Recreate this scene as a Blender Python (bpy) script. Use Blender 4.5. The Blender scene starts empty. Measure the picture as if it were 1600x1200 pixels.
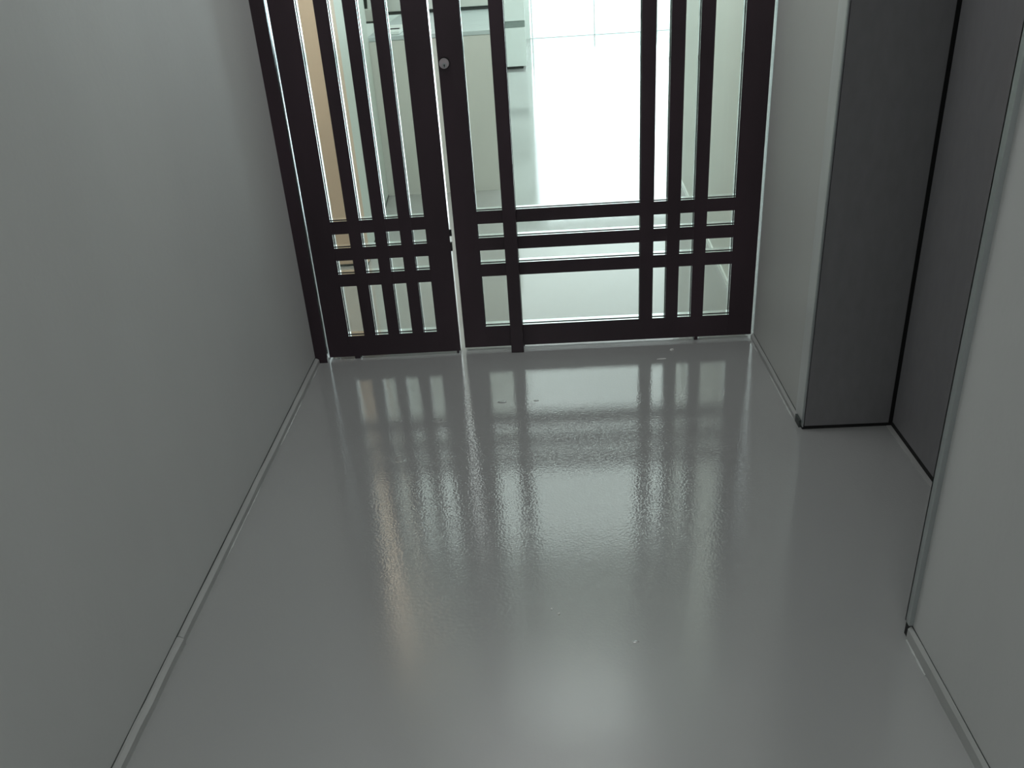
import bpy, bmesh, math, random
from mathutils import Matrix, Vector
random.seed(7)
C = bpy.context.scene.collection
S = bpy.context.scene

# ------------------------------------------------------------ camera, world, lights, exposure
cam_d = bpy.data.cameras.new('camera'); cam_d.sensor_width = 36.0
cam_d.lens = 1353.13 / 1600 * 36.0; cam_d.clip_start = 0.02
cam = bpy.data.objects.new('camera', cam_d); C.objects.link(cam); S.camera = cam
r_ = Vector((0.9979438, 0.0181525, -0.0614708)); u_ = Vector((0.04589744, 0.46704828, 0.88303982)); f_ = Vector((-0.04473921, 0.88404547, -0.46525478))
M = Matrix(((r_.x, u_.x, -f_.x, 0), (r_.y, u_.y, -f_.y, 0), (r_.z, u_.z, -f_.z, 1.4), (0, 0, 0, 1)))
cam.matrix_world = M

world = bpy.data.worlds.new('sky'); S.world = world; world.use_nodes = True
bgn = world.node_tree.nodes['Background']
bgn.inputs[0].default_value = (0.86, 0.95, 1.0, 1); bgn.inputs[1].default_value = 5.5

S.view_settings.view_transform = 'Standard'; S.view_settings.look = 'None'
S.view_settings.gamma = 1.0; S.view_settings.use_curve_mapping = False
S.view_settings.exposure = 0.0

def area(name, loc, rot, sx, sy, power, col):
    d = bpy.data.lights.new(name, 'AREA'); d.shape = 'RECTANGLE'; d.size = sx; d.size_y = sy
    d.energy = power; d.color = col
    o = bpy.data.objects.new(name, d); o.location = loc; o.rotation_euler = rot; C.objects.link(o); return o
# daylight coming in through the tall window of the far room
area('window_daylight', (1.67, 12.9, 1.35), (math.radians(-90), 0, 0), 3.2, 2.4, 60, (0.90, 0.98, 1.0))
# added unseen lights for the passage, near the doors and behind the viewer
area('passage_fill', (-0.06, 2.40, 2.58), (0, 0, 0), 0.9, 0.6, 10.0, (0.985, 1.0, 1.0))
area('passage_fill', (-0.06, -1.0, 2.58), (0, 0, 0), 0.9, 1.2, 14.5, (0.985, 1.0, 1.0))
# added light panel that brightens the far room and its reflections
area('room_fill', (0.95, 8.85, 2.69), (0, 0, 0), 5.6, 7.4, 132, (0.92, 1.0, 0.99))

# added light over the doors, brightens the counter and walls beyond
area('entry_fill', (0.0, 3.16, 2.45), (math.radians(75), 0, 0), 3.4, 0.3, 44, (0.97, 1.0, 0.97))

# ------------------------------------------------------------ materials
def mat(name, col, rough=0.5, metal=0.0, ior=1.5, noise=None, bump=None, coat=0.0):
    m = bpy.data.materials.new(name); m.use_nodes = True
    nt = m.node_tree; b = nt.nodes['Principled BSDF']
    b.inputs['Base Color'].default_value = (*col, 1); b.inputs['Roughness'].default_value = rough
    b.inputs['Metallic'].default_value = metal; b.inputs['IOR'].default_value = ior
    b.inputs['Coat Weight'].default_value = coat
    tc = nt.nodes.new('ShaderNodeTexCoord')
    if noise:                                            # (scale, amount, stretch)
        mp = nt.nodes.new('ShaderNodeMapping'); mp.inputs['Scale'].default_value = noise[2]
        nt.links.new(tc.outputs['Object'], mp.inputs[0])
        n = nt.nodes.new('ShaderNodeTexNoise'); n.inputs['Scale'].default_value = noise[0]; n.inputs['Detail'].default_value = 4
        nt.links.new(mp.outputs[0], n.inputs['Vector'])
        rp = nt.nodes.new('ShaderNodeValToRGB')
        rp.color_ramp.elements[0].position = 0.3; rp.color_ramp.elements[1].position = 0.7
        a = noise[1]
        rp.color_ramp.elements[0].color = (*[c * (1 - a) for c in col], 1)
        rp.color_ramp.elements[1].color = (*[min(1, c * (1 + a)) for c in col], 1)
        nt.links.new(n.outputs['Fac'], rp.inputs[0]); nt.links.new(rp.outputs[0], b.inputs['Base Color'])
    if bump:                                             # (scale, distance)
        n = nt.nodes.new('ShaderNodeTexNoise'); n.inputs['Scale'].default_value = bump[0]; n.inputs['Detail'].default_value = 2
        nt.links.new(tc.outputs['Object'], n.inputs['Vector'])
        bp = nt.nodes.new('ShaderNodeBump'); bp.inputs['Distance'].default_value = bump[1]; bp.inputs['Strength'].default_value = 1.0
        nt.links.new(n.outputs['Fac'], bp.inputs['Height']); nt.links.new(bp.outputs[0], b.inputs['Normal'])
    return m

def floor_material():
    m = mat('grey_resin_floor', (0.40, 0.408, 0.402), rough=0.035, ior=2.3, noise=(1.3, 0.03, (1, 1, 1)))
    nt = m.node_tree; b = nt.nodes['Principled BSDF']; N = nt.nodes.new; L = nt.links.new
    tc = N('ShaderNodeTexCoord')
    fine = N('ShaderNodeTexNoise'); fine.inputs['Scale'].default_value = 150; fine.inputs['Detail'].default_value = 1.0
    wave = N('ShaderNodeTexNoise'); wave.inputs['Scale'].default_value = 26; wave.inputs['Detail'].default_value = 1
    rip = N('ShaderNodeTexNoise'); rip.inputs['Scale'].default_value = 110; rip.inputs['Detail'].default_value = 0
    for n in (fine, wave, rip): L(tc.outputs['Object'], n.inputs['Vector'])
    # a badly levelled patch where the resin dried rippled
    sep = N('ShaderNodeVectorMath'); sep.operation = 'DISTANCE'; sep.inputs[1].default_value = (-0.22, 1.56, 0)
    L(tc.outputs['Object'], sep.inputs[0])
    mr = N('ShaderNodeMapRange'); mr.inputs['From Min'].default_value = 0.05; mr.inputs['From Max'].default_value = 0.17
    mr.inputs['To Min'].default_value = 1; mr.inputs['To Max'].default_value = 0; L(sep.outputs['Value'], mr.inputs[0])
    mul = N('ShaderNodeMath'); mul.operation = 'MULTIPLY'; L(rip.outputs['Fac'], mul.inputs[0]); L(mr.outputs[0], mul.inputs[1])
    # the passage coat is clear near the doors and satin towards the viewer; the far room coat is smooth
    sx = N('ShaderNodeSeparateXYZ'); L(tc.outputs['Object'], sx.inputs[0])
    ro = N('ShaderNodeMapRange'); ro.interpolation_type = 'SMOOTHSTEP'
    ro.inputs['From Min'].default_value = 1.15; ro.inputs['From Max'].default_value = 2.1
    ro.inputs['To Min'].default_value = 0.20; ro.inputs['To Max'].default_value = 0.035
    L(sx.outputs['Y'], ro.inputs[0]); L(ro.outputs[0], b.inputs['Roughness'])
    far = N('ShaderNodeMapRange'); far.inputs['From Min'].default_value = 2.98; far.inputs['From Max'].default_value = 3.05
    far.inputs['To Min'].default_value = 1.0; far.inputs['To Max'].default_value = 0.4; L(sx.outputs['Y'], far.inputs[0])
    near = N('ShaderNodeMapRange'); near.inputs['From Min'].default_value = 1.3; near.inputs['From Max'].default_value = 1.8
    near.inputs['To Min'].default_value = 0.3; near.inputs['To Max'].default_value = 1.0; L(sx.outputs['Y'], near.inputs[0])
    amt = N('ShaderNodeMath'); amt.operation = 'MULTIPLY'; L(far.outputs[0], amt.inputs[0]); L(near.outputs[0], amt.inputs[1])
    b1 = N('ShaderNodeBump'); L(amt.outputs[0], b1.inputs['Strength']); b1.inputs['Distance'].default_value = 0.00027; L(fine.outputs['Fac'], b1.inputs['Height'])
    b2 = N('ShaderNodeBump'); b2.inputs['Distance'].default_value = 0.00010; L(wave.outputs['Fac'], b2.inputs['Height']); L(b1.outputs[0], b2.inputs['Normal'])
    b3 = N('ShaderNodeBump'); b3.inputs['Distance'].default_value = 0.0004; L(mul.outputs[0], b3.inputs['Height']); L(b2.outputs[0], b3.inputs['Normal'])
    L(b3.outputs[0], b.inputs['Normal'])
    return m

def glass_material(name, tint):
    m = bpy.data.materials.new(name); m.use_nodes = True; nt = m.node_tree; nt.nodes.clear()
    o = nt.nodes.new('ShaderNodeOutputMaterial'); mx = nt.nodes.new('ShaderNodeMixShader')
    t = nt.nodes.new('ShaderNodeBsdfTransparent'); g = nt.nodes.new('ShaderNodeBsdfGlossy'); fr = nt.nodes.new('ShaderNodeFresnel')
    t.inputs[0].default_value = (*tint, 1); g.inputs['Roughness'].default_value = 0.02; fr.inputs[0].default_value = 1.3
    nt.links.new(fr.outputs[0], mx.inputs[0]); nt.links.new(t.outputs[0], mx.inputs[1]); nt.links.new(g.outputs[0], mx.inputs[2]); nt.links.new(mx.outputs[0], o.inputs[0])
    return m

M_floor = floor_material()
M_wall = mat('painted_plaster', (0.60, 0.61, 0.60), 0.5, noise=(2.2, 0.045, (1.0, 1.0, 0.35)), bump=(60, 0.0004))
M_wall_warm = mat('painted_plaster_warm', (0.60, 0.61, 0.585), 0.5, noise=(2.0, 0.03, (1, 1, 0.4)), bump=(60, 0.0003))
M_trim = mat('grey_skirting', (0.43, 0.44, 0.43), 0.5, noise=(9, 0.05, (1, 1, 1)), bump=(40, 0.0006))
M_bead = mat('cured_resin_edge', (0.55, 0.57, 0.56), 0.12, ior=1.8, bump=(160, 0.001))
M_ceil = mat('white_ceiling_paint', (0.82, 0.83, 0.82), 0.8, noise=(3, 0.02, (1, 1, 1)))
M_dark = mat('dark_brown_paint', (0.036, 0.020, 0.028), 0.38, noise=(5, 0.25, (1, 1, 0.3)), bump=(220, 0.00008))
M_edge = mat('polished_aluminium_edge', (0.82, 0.86, 0.87), 0.13, metal=1.0, noise=(30, 0.05, (1, 1, 0.1)))
M_gasket = mat('black_rubber_gasket', (0.012, 0.014, 0.014), 0.6, noise=(60, 0.1, (1, 1, 1)))
M_glass = glass_material('clear_glass', (0.95, 0.985, 0.97))
M_lift = mat('dark_grey_powder_coat', (0.21, 0.207, 0.215), 0.45, noise=(40, 0.05, (1, 1, 0.4)), bump=(500, 0.00006))
M_black = mat('black_gap_filler', (0.008, 0.008, 0.008), 0.8, noise=(30, 0.2, (1, 1, 1)))
M_steel = mat('brushed_steel_strip', (0.40, 0.43, 0.43), 0.42, metal=0.5, noise=(14, 0.12, (1, 1, 0.15)))
M_strip = mat('light_metal_strip', (0.66, 0.68, 0.67), 0.4, metal=0.15, noise=(9, 0.10, (1, 1, 0.3)))
M_lock = mat('satin_nickel_lock', (0.50, 0.45, 0.47), 0.35, metal=0.7, noise=(80, 0.06, (1, 1, 1)))
M_peach = mat('peach_plaster', (0.80, 0.60, 0.46), 0.5, noise=(4, 0.04, (1, 1, 0.4)))
M_pale = mat('pale_green_plaster', (0.68, 0.74, 0.69), 0.45, noise=(2, 0.03, (1, 1, 0.3)))
M_far = mat('far_room_plaster', (0.72, 0.745, 0.70), 0.5, noise=(2, 0.03, (1, 1, 0.4)))
M_counter = mat('beige_grey_counter_front', (0.68, 0.69, 0.64), 0.5, noise=(3, 0.04, (1, 1, 0.5)))
M_top = mat('pale_worktop', (0.55, 0.63, 0.63), 0.3, noise=(9, 0.05, (1, 1, 1)))
M_white = mat('white_lacquer', (0.82, 0.88, 0.85), 0.35, noise=(6, 0.02, (1, 1, 1)))
M_shadowgap = mat('dark_part_and_shadow', (0.05, 0.06, 0.055), 0.5, noise=(20, 0.1, (1, 1, 1)))  # dark parts and joints, also the strips drawn as shadow under things
M_gap_shade = mat('grey_green_gap_shade', (0.26, 0.31, 0.29), 0.5, noise=(20, 0.05, (1, 1, 1)))  # shade of the gap between the drawers, put into the colour
M_frame = mat('white_window_profile', (0.85, 0.88, 0.9), 0.35, noise=(8, 0.02, (1, 1, 1)))
M_balc = mat('white_terrace_tile', (0.85, 0.86, 0.86), 0.5, noise=(3, 0.03, (1, 1, 1)))
M_blister = mat('grey_resin_drip', (0.45, 0.475, 0.46), 0.06, ior=2.0, noise=(20, 0.03, (1, 1, 1)))
M_flake = mat('white_paint_flake', (0.8, 0.8, 0.78), 0.5, noise=(90, 0.08, (1, 1, 1)))

# ------------------------------------------------------------ helpers
def add_box(bm, x0, x1, y0, y1, z0, z1, side_mat=None, bevel=0.0):
    """box; with side_mat, faces not looking along Y get that material slot"""
    vs = [bm.verts.new((x, y, z)) for x in (x0, x1) for y in (y0, y1) for z in (z0, z1)]
    q = [(0, 1, 3, 2), (4, 6, 7, 5), (0, 4, 5, 1), (2, 3, 7, 6), (0, 2, 6, 4), (1, 5, 7, 3)]
    fs = [bm.faces.new([vs[i] for i in f]) for f in q]
    if side_mat is not None:
        for i in (0, 1, 4, 5): fs[i].material_index = side_mat
    if bevel:
        es = {e for f in fs for e in f.edges}
        bmesh.ops.bevel(bm, geom=list(es), offset=bevel, segments=2, affect='EDGES', profile=0.6)
    return fs

def obj(name, bm, mats, parent=None, smooth=False):
    me = bpy.data.meshes.new(name)
    bmesh.ops.recalc_face_normals(bm, faces=bm.faces[:])
    bm.to_mesh(me); bm.free()
    for m in (mats if isinstance(mats, (list, tuple)) else [mats]): me.materials.append(m)
    if smooth:
        for p in me.polygons: p.use_smooth = True
    o = bpy.data.objects.new(name, me); C.objects.link(o)
    if parent is not None: o.parent = parent
    return o

def boxobj(name, dims, mats, parent=None, bevel=0.0, side_mat=None):
    bm = bmesh.new(); add_box(bm, *dims, side_mat=side_mat, bevel=bevel)
    return obj(name, bm, mats, parent)

def struct(o, label=None):
    o['kind'] = 'structure'
    if label: o['label'] = label
    return o

def tag(o, label, cat, group=None):
    o['label'] = label; o['category'] = cat
    if group: o['group'] = group
    return o

def empty(name, loc, rz=0.0):
    o = bpy.data.objects.new(name, None); o.empty_display_size = 0.1
    o.location = loc; o.rotation_euler = (0, 0, rz); C.objects.link(o); return o

def cyl(bm, c, r, h, axis='Y', n=24, r2=None):
    mtx = Matrix.Translation(c)
    if axis == 'Y': mtx = mtx @ Matrix.Rotation(math.radians(90), 4, 'X')
    bmesh.ops.create_cone(bm, cap_ends=True, segments=n, radius1=r, radius2=r if r2 is None else r2, depth=h, matrix=mtx)

def prism(bm, pts, z0, z1):
    lo = [bm.verts.new((x, y, z0)) for x, y in pts]; hi = [bm.verts.new((x, y, z1)) for x, y in pts]
    n = len(pts); bm.faces.new(lo[::-1]); bm.faces.new(hi)
    for i in range(n): bm.faces.new((lo[i], lo[(i + 1) % n], hi[(i + 1) % n], hi[i]))

CH = 2.62      # passage ceiling
RH = 2.72      # far room ceiling
YR, YL = 2.9443, 2.9251

# ------------------------------------------------------------ setting: floor, walls, ceilings
struct(boxobj('floor', (-3.2, 4.2, -1.9, 13.12, -0.12, 0.0), M_floor), 'glossy grey poured resin floor')
struct(boxobj('ceiling', (-1.1, 1.3, -1.9, 3.05, CH, CH + 0.12), M_ceil), 'white passage ceiling')
struct(boxobj('ceiling', (-3.2, 4.2, 3.05, 13.2, RH, RH + 0.12), M_ceil), 'white ceiling of the far room')
struct(boxobj('wall_left', (-1.02, -0.876, -1.9, 3.0, 0, CH), M_wall), 'grey plaster wall of the passage')
bm = bmesh.new(); add_box(bm, 0.757, 0.90, 2.29, 3.05, 0, CH)
struct(obj('wall_right', bm, M_wall_warm), 'short light grey wall piece beside the doors')
struct(boxobj('wall_near', (0.745, 1.10, -1.9, 1.418, 0, CH), M_wall), 'light grey wall nearest the viewer')
struct(boxobj('wall_back', (-1.02, 1.10, -2.02, -1.9, 0, CH), M_wall), 'wall behind the viewer')
struct(boxobj('wall_front', (-0.876, 0.757, 2.93, 3.05, 2.32, RH), M_wall), 'wall piece above the doors')
struct(boxobj('wall_upper', (-3.2, 4.2, 3.05, 3.12, CH, RH + .1), M_wall), 'wall strip between the two ceilings')

# skirtings
def skirting(name, x_wall, x_face, y0, y1, h, joints=()):
    """low skirting with a slightly wavy top edge, its face towards the passage at x_face"""
    bm = bmesh.new(); n = max(2, int((y1 - y0) / 0.06)); prev = None
    for i in range(n + 1):
        y = y0 + (y1 - y0) * i / n
        dz = random.uniform(-0.0010, 0.0010); dx = random.uniform(-0.0008, 0.0008)
        ring = [bm.verts.new((x_wall, y, 0)), bm.verts.new((x_face + dx, y, 0)), bm.verts.new((x_face + dx, y, h - .006 + dz)),
                bm.verts.new((x_face + (x_wall - x_face) * .6, y, h + dz)), bm.verts.new((x_wall, y, h + dz))]
        if prev:
            for k in range(4): bm.faces.new((prev[k], prev[k + 1], ring[k + 1], ring[k]))
        else: bm.faces.new(ring)
        prev = ring
    bm.faces.new(prev[::-1])
    return struct(obj(name, bm, M_trim), 'low grey skirting')
skirting('baseboard_left', -0.876, -0.862, 1.462, 2.895, 0.022)
skirting('baseboard_left', -0.876, -0.8605, -1.9, 1.458, 0.023)
skirting('baseboard_right', 0.757, 0.747, 2.330, 2.935, 0.021)
skirting('baseboard_near', 0.745, 0.7365, -1.9, 1.405, 0.034)

# irregular cured resin bead along the skirtings
def bead(name, x, y0, y1, sgn, w):
    bm = bmesh.new(); n = int((y1 - y0) / 0.012); prev = None
    for i in range(n + 1):
        y = y0 + (y1 - y0) * i / n
        t = min(1, i / 4, (n - i) / 4) if n > 8 else 1
        ww = max(.0006, w * t * (1 + random.uniform(-.35, .35))); hh = ww * random.uniform(.55, .8)
        ring = [bm.verts.new((x, y, 0)), bm.verts.new((x, y, hh)), bm.verts.new((x + sgn * ww * .6, y, hh * .8)), bm.verts.new((x + sgn * ww, y, 0))]
        if prev:
            for k in range(3): bm.faces.new((prev[k], prev[k + 1], ring[k + 1], ring[k]))
        prev = ring
    return struct(obj(name, bm, M_bead, smooth=True), 'shiny resin bead at the skirting foot')
bead('trim_1', -0.862, 2.30, 2.62, 1, .004); bead('trim_1', -0.862, 2.74, 2.88, 1, .005); bead('trim_1', -0.862, 1.75, 2.10, 1, .003)
bead('trim_2', 0.747, 2.33, 2.66, -1, .004); bead('trim_2', 0.747, 2.80, 2.93, -1, .005)
bead('trim_3', 0.7365, 1.30, 1.40, -1, .003)

# caulk line where skirting meets wall (dark joint)
struct(boxobj('trim_4', (-0.8764, -0.8748, -1.9, 2.895, 0.0215, 0.0248), M_shadowgap), 'dark joint on the skirting')
struct(boxobj('trim_5', (0.7556, 0.7574, 2.330, 2.935, 0.020, 0.0225), M_shadowgap), 'dark joint on the skirting')
struct(boxobj('trim_6', (0.7438, 0.7454, -1.9, 1.405, 0.033, 0.0355), M_shadowgap), 'dark joint on the skirting')

# steel corner guard on the near wall
bm = bmesh.new(); add_box(bm, 0.7355, 0.745, 1.402, 1.422, 0.038, CH - .02); add_box(bm, 0.7355, 0.80, 1.4185, 1.422, 0.038, CH - .02)
struct(obj('trim_7', bm, M_steel), 'steel corner guard on the near wall')
struct(boxobj('trim_8', (0.7385, 0.747, 1.405, 1.4215, 0.0, 0.038), M_black), 'dark chipped foot of the corner guard')

# ------------------------------------------------------------ recessed lift doorway
def lift_side():
    bm = bmesh.new()
    add_box(bm, 0.760, 1.0115, 2.276, 2.290, 0.012, CH, bevel=0.0015)
    return struct(obj('wall_recess_side', bm, M_lift), 'dark grey steel jamb panel of the doorway recess')
lift_side()
struct(boxobj('trim_9', (0.7545, 0.7595, 2.284, 2.352, 0.010, CH), M_strip), 'light metal edge strip at the wall end')
struct(boxobj('trim_19', (0.7558, 0.7575, 2.352, 2.3555, 0.022, CH), M_shadowgap), 'dark joint beside the metal edge strip')
struct(boxobj('trim_10', (0.7535, 0.7572, 2.2745, 2.2850, 0.010, CH), M_steel), 'grey metal lip beside the dark panel')
struct(boxobj('trim_11', (0.7555, 1.02, 2.2790, 2.292, 0.0, 0.012), M_black), 'black gap under the dark jamb panel')
struct(boxobj('trim_12', (0.748, 0.7575, 2.290, 2.332, 0.0, 0.024), M_shadowgap), 'dark chipped end of the skirting')
struct(boxobj('trim_18', (1.0115, 1.30, 2.281, 2.292, 0.0, CH), M_black), 'black gap in the recess corner')
root = empty('door_3', (1.018, 1.1, 0)); struct(root, 'dark grey steel lift door in the recess')
boxobj('door_panel', (0, 0.035, -0.35, 1.166, 0.020, 2.3), M_lift, root, bevel=0.0015)
boxobj('sill', (-0.012, 0.05, -0.35, 1.176, -0.002, 0.0022), M_trim, root)
boxobj('floor_gap', (0.002, 0.05, -0.35, 1.176, 0.0025, 0.0195), M_black, root)
boxobj('side_gap', (0.006, 0.05, 1.166, 1.1765, 0.0035, 2.3), M_black, root)
struct(boxobj('wall_recess_top', (1.018, 1.25, 0.7, 2.29, 2.3, CH), M_lift), 'dark panel above the recess door')
struct(boxobj('wall_recess_back', (1.07, 1.25, 0.7, 2.29, 0, 2.3), M_black))

# ------------------------------------------------------------ door leaves
TH = 0.045
def leaf(name, label, xs, outer, Y, dz, rz, ztop, cover):
    """xs: list of (x0, x1) openings; outer: (left, right); parts are stiles, bars, rails and glass panes"""
    px = (outer[0] + outer[1]) / 2
    root = empty(name, (px, Y, 0), rz); struct(root, label)
    zr = [(0.0135 + dz, 0.0968 + dz), (0.2936 + dz, 0.3408 + dz), (0.3915 + dz, 0.4382 + dz), (0.4890 + dz, 0.5352 + dz), (ztop - .11, ztop)]
    zo = [(zr[i][1], zr[i + 1][0]) for i in range(4)]
    X = [(a - px, b - px) for a, b in xs]; O = (outer[0] - px, outer[1] - px)
    for a, b in ((O[0], X[0][0]), (X[-1][1], O[1])):
        boxobj('stile', (a, b, 0, TH, zr[0][0], ztop), [M_dark, M_edge], root, bevel=0.0006, side_mat=1)
    for (a, b), (c, d) in zip(X[:-1], X[1:]):
        boxobj('vertical_bar', (b, c, -0.0004, TH + .0004, zr[0][1] - .002, zr[4][0] + .002), [M_dark, M_edge], root, bevel=0.0005, side_mat=1)
    for k, (z0, z1) in enumerate(zr):
        boxobj('bottom_rail' if k == 0 else 'top_rail' if k == 4 else 'cross_rail', (X[0][0] - .001, X[-1][1] + .001, 0.0002, TH - .0002, z0, z1), [M_dark, M_edge], root, bevel=0.0005, side_mat=1)
    for a, b in X:
        for z0, z1 in zo:
            p = boxobj('glass_pane', (a + .001, b - .001, 0.019, 0.024, z0 + .001, z1 - .001), M_glass, root)
            bm = bmesh.new(); g = 0.0014
            for y0, y1 in ((0.013, 0.019),):
                add_box(bm, a, a + g, y0, y1, z0, z1); add_box(bm, b - g, b, y0, y1, z0, z1)
                add_box(bm, a + g, b - g, y0, y1, z0, z0 + g); add_box(bm, a + g, b - g, y0, y1, z1 - g, z1)
            obj('gasket', bm, M_gasket, p)
    return root, px

xl = [-0.7422, -0.6843, -0.6404, -0.5943, -0.5512, -0.5042, -0.461, -0.4136]
xr = [-0.2324, -0.1394, -0.0949, 0.3377, 0.3842, 0.4306, 0.4761, 0.5233, 0.5684, 0.6622]
dl, pl = leaf('door_2', 'narrow dark brown glazed door leaf with four columns of openings', [(xl[i], xl[i + 1]) for i in range(0, 8, 2)], (-0.8272, -0.3307), YL + .0134 * (-.578 + .5), -.0028, 0.0134, 2.26, False)
dr, pr = leaf('door_1', 'wide dark brown glazed door leaf with a large middle pane and lock', [(xr[i], xr[i + 1]) for i in range(0, 10, 2)], (-0.3151, 0.7494), YR, 0, 0, 2.26, True)
# proud vertical bar of the wide leaf, down to the floor
boxobj('drop_bar', (-0.1400 - pr, -0.0945 - pr, -0.036, -0.0006, 0.0015, 2.26), [M_dark, M_edge], dr, bevel=0.0006)
boxobj('drop_bar_shoe', (-0.0945 - pr, -0.0905 - pr, -0.006, 0.03, 0.0005, 0.012), M_edge, dr)
# lock cylinder
def lock():
    c = Vector((-0.2955 - pr, 0, 1.028))
    bm = bmesh.new(); cyl(bm, c + Vector((.0012, -.001, .0012)), .0185, .004, n=32)
    ring = obj('lock_rose', bm, M_black, dr)
    bm = bmesh.new(); cyl(bm, c + Vector((0, -.004, 0)), .0160, .009, n=32)
    bmesh.ops.bevel(bm, geom=[e for e in bm.edges if abs(e.verts[0].co.y - e.verts[1].co.y) < 1e-5], offset=.0012, segments=2, affect='EDGES')
    body = obj('lock_cylinder', bm, M_lock, dr)
    bm = bmesh.new(); cyl(bm, c + Vector((.0008, -.0092, -.0055)), .0072, .0015, n=24)
    obj('plug', bm, M_steel, body)
    bm = bmesh.new(); cyl(bm, c + Vector((.0008, -.0102, -.0045)), .0022, .0012, n=12)
    add_box(bm, c.x - .0004, c.x + .0020, -.0108, -.0096, c.z - .0105, c.z - .0045)
    obj('keyhole', bm, M_black, body)
lock()
# pivots and bolts under the leaves
def foot(root, p, x, w, mats, dx=0.006):
    bm = bmesh.new(); add_box(bm, x - w / 2 - p, x + w / 2 - p, 0.002, 0.03, 0.0, 0.0125)
    o = obj('floor_pivot', bm, M_dark, root)
    bm = bmesh.new(); add_box(bm, x + w / 2 + dx * .2 - p, x + w / 2 + dx - p, 0.0, 0.03, 0.0, 0.006)
    obj('pivot_plate', bm, M_edge, o)
foot(dl, pl, -0.722, 0.020, None); foot(dl, pl, -0.342, 0.007, None, .002); foot(dr, pr, 0.547, 0.012, None)
bm = bmesh.new()
for i in range(5): add_box(bm, -0.812 + i * .0045 - pl, -0.808 + i * .0045 - pl, -.002 + i * .002, .02, 0, .004 + .002 * (i % 2))
obj('hinge_plate', bm, M_edge, dl)
# flush bolt keep on the narrow leaf's meeting edge
bm = bmesh.new(); add_box(bm, -0.3307 - pl, -0.3235 - pl, 0.004, 0.012, 0.455, 0.478, bevel=.001); add_box(bm, -0.3307 - pl, -0.326 - pl, 0.004, 0.020, 0.40, 0.43, bevel=.001)
obj('bolt_keep', bm, M_gasket, dl)

# frame posts
struct(boxobj('trim_13', (-0.876, -0.8315, 2.898, 2.99, 0.0, 2.31), [M_dark, M_edge], bevel=.0006, side_mat=1), 'dark brown frame post at the left wall')
struct(boxobj('trim_14', (0.7558, 0.7572, 2.935, 3.05, 0.0, 2.31), M_edge), 'thin bright frame strip at the right wall')
struct(boxobj('trim_15', (-0.8315, 0.757, 2.905, 2.99, 2.275, 2.33), M_dark), 'dark brown frame head above the doors')

# ------------------------------------------------------------ beyond the doors
def slab(name, pts, z0, z1, m, label=None):
    bm = bmesh.new(); prism(bm, pts, z0, z1); return struct(obj(name, bm, m), label)
slab('wall_far_entry', [(-2.2, 3.966), (-0.857, 3.966), (-0.857, 4.04), (-2.2, 4.04)], 0.004, RH, M_peach, 'peach wall behind the narrow leaf')
slab('wall_far_side', [(-0.857, 3.968), (-0.935, 5.195), (-1.05, 5.195), (-1.0, 4.041), (-0.90, 4.041)], 0.004, RH, M_pale, 'pale green side wall beyond the doors')
slab('wall_closet', [(-2.25, 2.99), (-2.2, 2.99), (-2.2, 4.04), (-2.25, 4.04)], 0, RH, M_pale)
slab('wall_return', [(-2.25, 2.99), (-0.876, 2.99), (-0.876, 3.05), (-2.25, 3.05)], 0, RH, M_pale)
slab('trim_17', [(-2.2, 3.963), (-0.855, 3.963), (-0.933, 5.195), (-0.94, 5.195), (-0.862, 3.969), (-2.2, 3.969)], 0.0, 0.010, M_shadowgap, 'dark joint at the foot of the peach wall')
xw = lambda y: .765 + .035 * (y - 3.47)
slab('wall_far_right', [(0.757, 3.05), (xw(5.2) + .006, 5.2), (4.2, 5.2), (4.2, 3.05)], 0, RH, M_far, 'pale wall to the right beyond the doors')
slab('baseboard_far_right', [(0.7495, 3.05), (xw(5.2) - .002, 5.2), (xw(5.2) + .006, 5.2), (0.757, 3.05)], 0, 0.022, M_white, 'white skirting beyond the doors')
slab('wall_kitchen', [(-2.2, 6.95), (-0.235, 6.95), (-0.235, 7.03), (-2.2, 7.03)], 0.906, RH, M_far, 'pale wall behind the counter')
slab('wall_far_left', [(-2.3, 4.04), (-2.2, 4.04), (-2.2, 13.1), (-2.3, 13.1)], 0, RH, M_far)
slab('wall_east', [(4.1, 5.2), (4.2, 5.2), (4.2, 13.1), (4.1, 13.1)], 0, RH, M_far)
slab('wall_window_left', [(-2.2, 13.08), (-0.06, 13.08), (-0.06, 13.25), (-2.2, 13.25)], 0, RH, M_white, 'white wall beside the window')
slab('wall_window_right', [(3.4, 13.08), (4.2, 13.08), (4.2, 13.25), (3.4, 13.25)], 0, RH, M_white)
slab('wall_window_head', [(-0.06, 13.08), (3.4, 13.08), (3.4, 13.25), (-0.06, 13.25)], 2.58, RH, M_white)

# counter
ct = empty('kitchen_counter', (-0.61, 5.2, 0)); tag(ct, 'long kitchen counter with beige grey front and pale worktop beyond the doors', 'counter')
boxobj('front_panel', (-0.335, 0.36, 0.0, 0.02, 0.0, 0.880), M_counter, ct)
boxobj('body', (-0.335, 0.36, 0.02, 1.74, 0.0, 0.880), M_counter, ct)
boxobj('worktop', (-0.335, 0.375, -0.004, 1.75, 0.881, 0.905), M_top, ct, bevel=.003)
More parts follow.
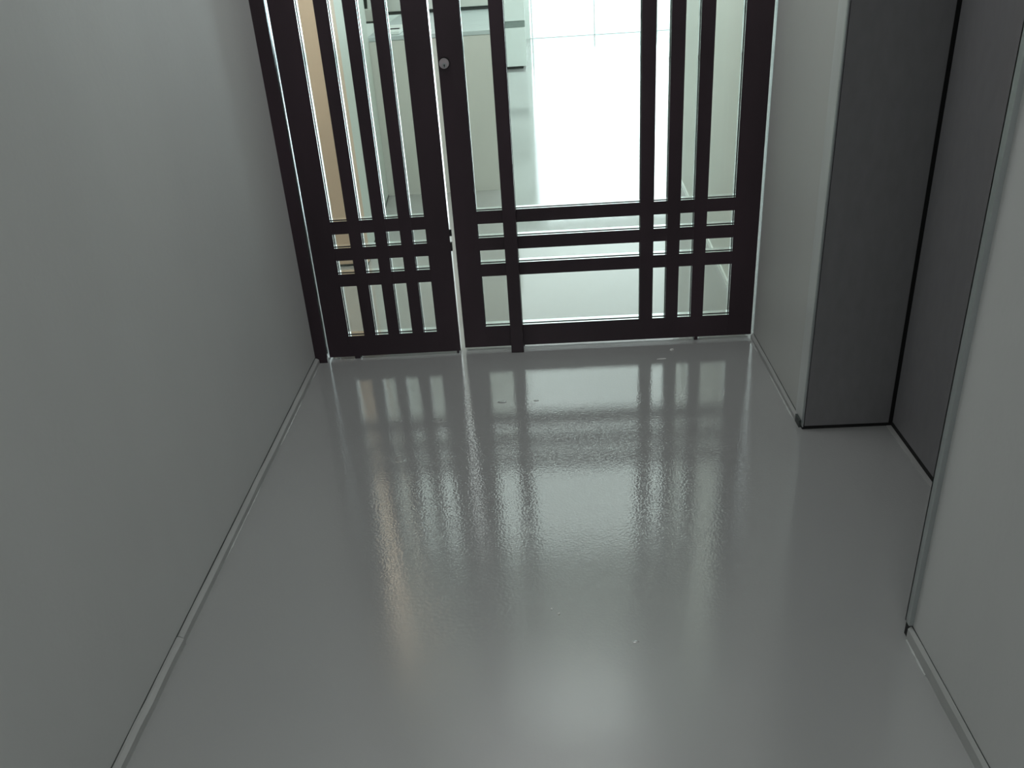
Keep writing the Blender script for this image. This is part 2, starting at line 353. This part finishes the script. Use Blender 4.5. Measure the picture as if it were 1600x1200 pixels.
# upstand and painted shadow strip below the wall behind the worktop
ap = empty('storage_box', (-0.76, 6.68, 0.906)); tag(ap, 'pale wide box with a dark strip for its shadow underneath, at the back of the worktop', 'box')
boxobj('case', (-0.30, 0.56, -0.06, 0.03, 0.022, 0.36), M_far, ap, bevel=.006)
boxobj('foot_shadow', (-0.28, 0.49, -0.035, 0.02, 0.0, 0.022), M_shadowgap, ap)  # dark strip stands for the shadow line under the box
kt = empty('kitchen_appliance', (-1.10, 6.10, 0.906)); tag(kt, 'pale rounded appliance with white block standing on the left of the worktop', 'appliance')
boxobj('plinth', (-0.12, 0.09, -0.035, 0.20, 0.012, 0.085), M_far, kt, bevel=.004)
boxobj('foot_shadow', (-0.12, 0.085, -0.03, 0.15, 0.0, 0.012), M_shadowgap, kt)  # shadow under the appliance, built as a dark strip
boxobj('block', (0.03, 0.10, -0.02, 0.06, 0.0855, 0.15), M_white, kt, bevel=.004)
bm = bmesh.new(); bmesh.ops.create_uvsphere(bm, u_segments=24, v_segments=12, radius=.11, matrix=Matrix.Translation((.05, .08, .25)) @ Matrix.Diagonal((1, .6, 1, 1)))
obj('drum', bm, M_far, kt, smooth=True)
bm = bmesh.new(); cyl(bm, Vector((-0.01, 0.05, 0.12)), .022, .09, axis='Z', n=16, r2=.03); obj('stem', bm, M_shadowgap, kt)
tr = empty('paper_box', (-0.815, 5.38, 0.906)); tag(tr, 'low white box with a black slot near the front edge of the worktop', 'box')
boxobj('carton', (-0.09, 0.05, -0.13, 0.27, 0.0, 0.018), M_white, tr, bevel=.003)
boxobj('slot', (-0.045, 0.035, -0.015, 0.015, 0.0182, 0.0215), M_black, tr)

# far cabinet
cb = empty('drawer_cabinet', (-0.6, 10.2, 0)); tag(cb, 'pale green cabinet with a big bottom drawer, standing near the window', 'cabinet')
boxobj('carcass', (-0.6, 0.485, 0.03, 0.6, 0.035, 1.0), M_counter, cb)
boxobj('drawer', (-0.6, 0.50, 0.0, 0.028, 0.03, 0.43), M_white, cb, bevel=.003)
boxobj('drawer', (-0.6, 0.50, 0.0, 0.028, 0.50, 0.98), M_white, cb, bevel=.003)
boxobj('gap_shade', (-0.6, 0.495, 0.012, 0.028, 0.432, 0.498), M_gap_shade, cb)  # solid strip coloured as the shade between the drawers
boxobj('plinth', (-0.58, 0.46, 0.05, 0.58, 0.0, 0.035), M_shadowgap, cb)  # its dark colour draws the shadow line under the cabinet
boxobj('cabinet_top', (-0.6, 0.51, -0.01, 0.61, 1.0, 1.03), M_white, cb, bevel=.003)

# window and terrace
w = empty('window_1', (1.67, 13.1, 0)); struct(w, 'tall window of the far room')
for x in (-1.715, -0.84, 0.03, 0.88, 1.69):
    boxobj('window_post', (x, x + .022, 0.0, 0.05, 0.0, 2.58), M_frame, w, bevel=.003)
boxobj('window_sill', (-1.73, 1.73, -0.01, 0.08, 0.0, 0.006), M_frame, w, bevel=.003)
boxobj('window_head', (-1.73, 1.73, 0.0, 0.06, 2.54, 2.58), M_frame, w, bevel=.003)
for x0, x1 in ((-1.693, -0.84), (-0.818, 0.03), (0.052, 0.88), (0.902, 1.69)):
    boxobj('glass_pane', (x0, x1, 0.028, 0.034, 0.006, 2.54), M_glass, w)
struct(boxobj('terrace_floor', (-1.2, 5.0, 13.12, 18.4, -0.1, -0.001), M_balc), 'white terrace behind the window')
rl = empty('terrace_railing', (1.9, 17.6, -0.005)); tag(rl, 'white terrace railing with pale panels behind the window', 'railing')
for x in (-2.9, -0.86, 1.2, 2.9):
    boxobj('railing_post', (x, x + .11, 0.0, 0.06, 0.0, 1.05), M_frame, rl, bevel=.003)
for x0, x1 in ((-2.79, -0.86), (-0.75, 1.2), (1.31, 2.9)):
    boxobj('railing_panel', (x0, x1, 0.02, 0.035, 0.06, 1.0), M_top, rl)
boxobj('handrail', (-2.95, 3.05, -0.01, 0.07, 1.05, 1.09), M_frame, rl, bevel=.003)

# ------------------------------------------------------------ small marks and litter on the floor
floor = bpy.data.objects['floor']
def blister(x, y, rx, ry, h):
    bm = bmesh.new(); bmesh.ops.create_uvsphere(bm, u_segments=20, v_segments=8, radius=1, matrix=Matrix.Translation((x, y, 0)) @ Matrix.Diagonal((rx, ry, h, 1)))
    bmesh.ops.delete(bm, geom=[v for v in bm.verts if v.co.z < -1e-5], context='VERTS')
    obj('resin_drip', bm, M_floor, floor, smooth=True)
for b in ((-0.503, 2.437, .014, .012, .0012), (-0.374, 2.43, .019, .011, .0014), (-0.466, 2.204, .020, .018, .0007), (-0.165, 2.535, .016, .011, .0012), (-0.051, 2.533, .009, .006, .0010), (0.10, 2.47, .008, .004, .0008), (-0.30, 1.95, .01, .006, .0008), (0.16, 1.42, .008, .004, .0012)):
    blister(*b)
def flake(x, y, s, label, rot=0, th=.0012, el=1.0):
    bm = bmesh.new(); n = 7
    pts = [(math.cos(2 * math.pi * i / n) * s * el * random.uniform(.6, 1), math.sin(2 * math.pi * i / n) * s * random.uniform(.6, 1)) for i in range(n)]
    prism(bm, pts, 0, th)
    for v in bm.verts:
        if v.co.z > 0: v.co.z *= random.uniform(.6, 1.4)
    o = obj('paint_flake', bm, M_flake); o.location = (x, y, 0.0001); o.rotation_euler = (0, 0, rot)
    tag(o, label, 'flake'); return o
flake(0.448, 2.869, .009, 'white flake on the floor in front of the wide door leaf', .6, .004)
flake(-0.022, 1.532, .0030, 'tiny white crumb at the edge of the rippled floor patch, farther of the two', 0, .002)
flake(-0.005, 1.515, .0032, 'tiny white crumb on the bare floor, nearer of the two', 1, .002)
flake(0.40, 2.80, .004, 'thin pale sliver scraped onto the floor before the wide door leaf', .05, .0008, 6)
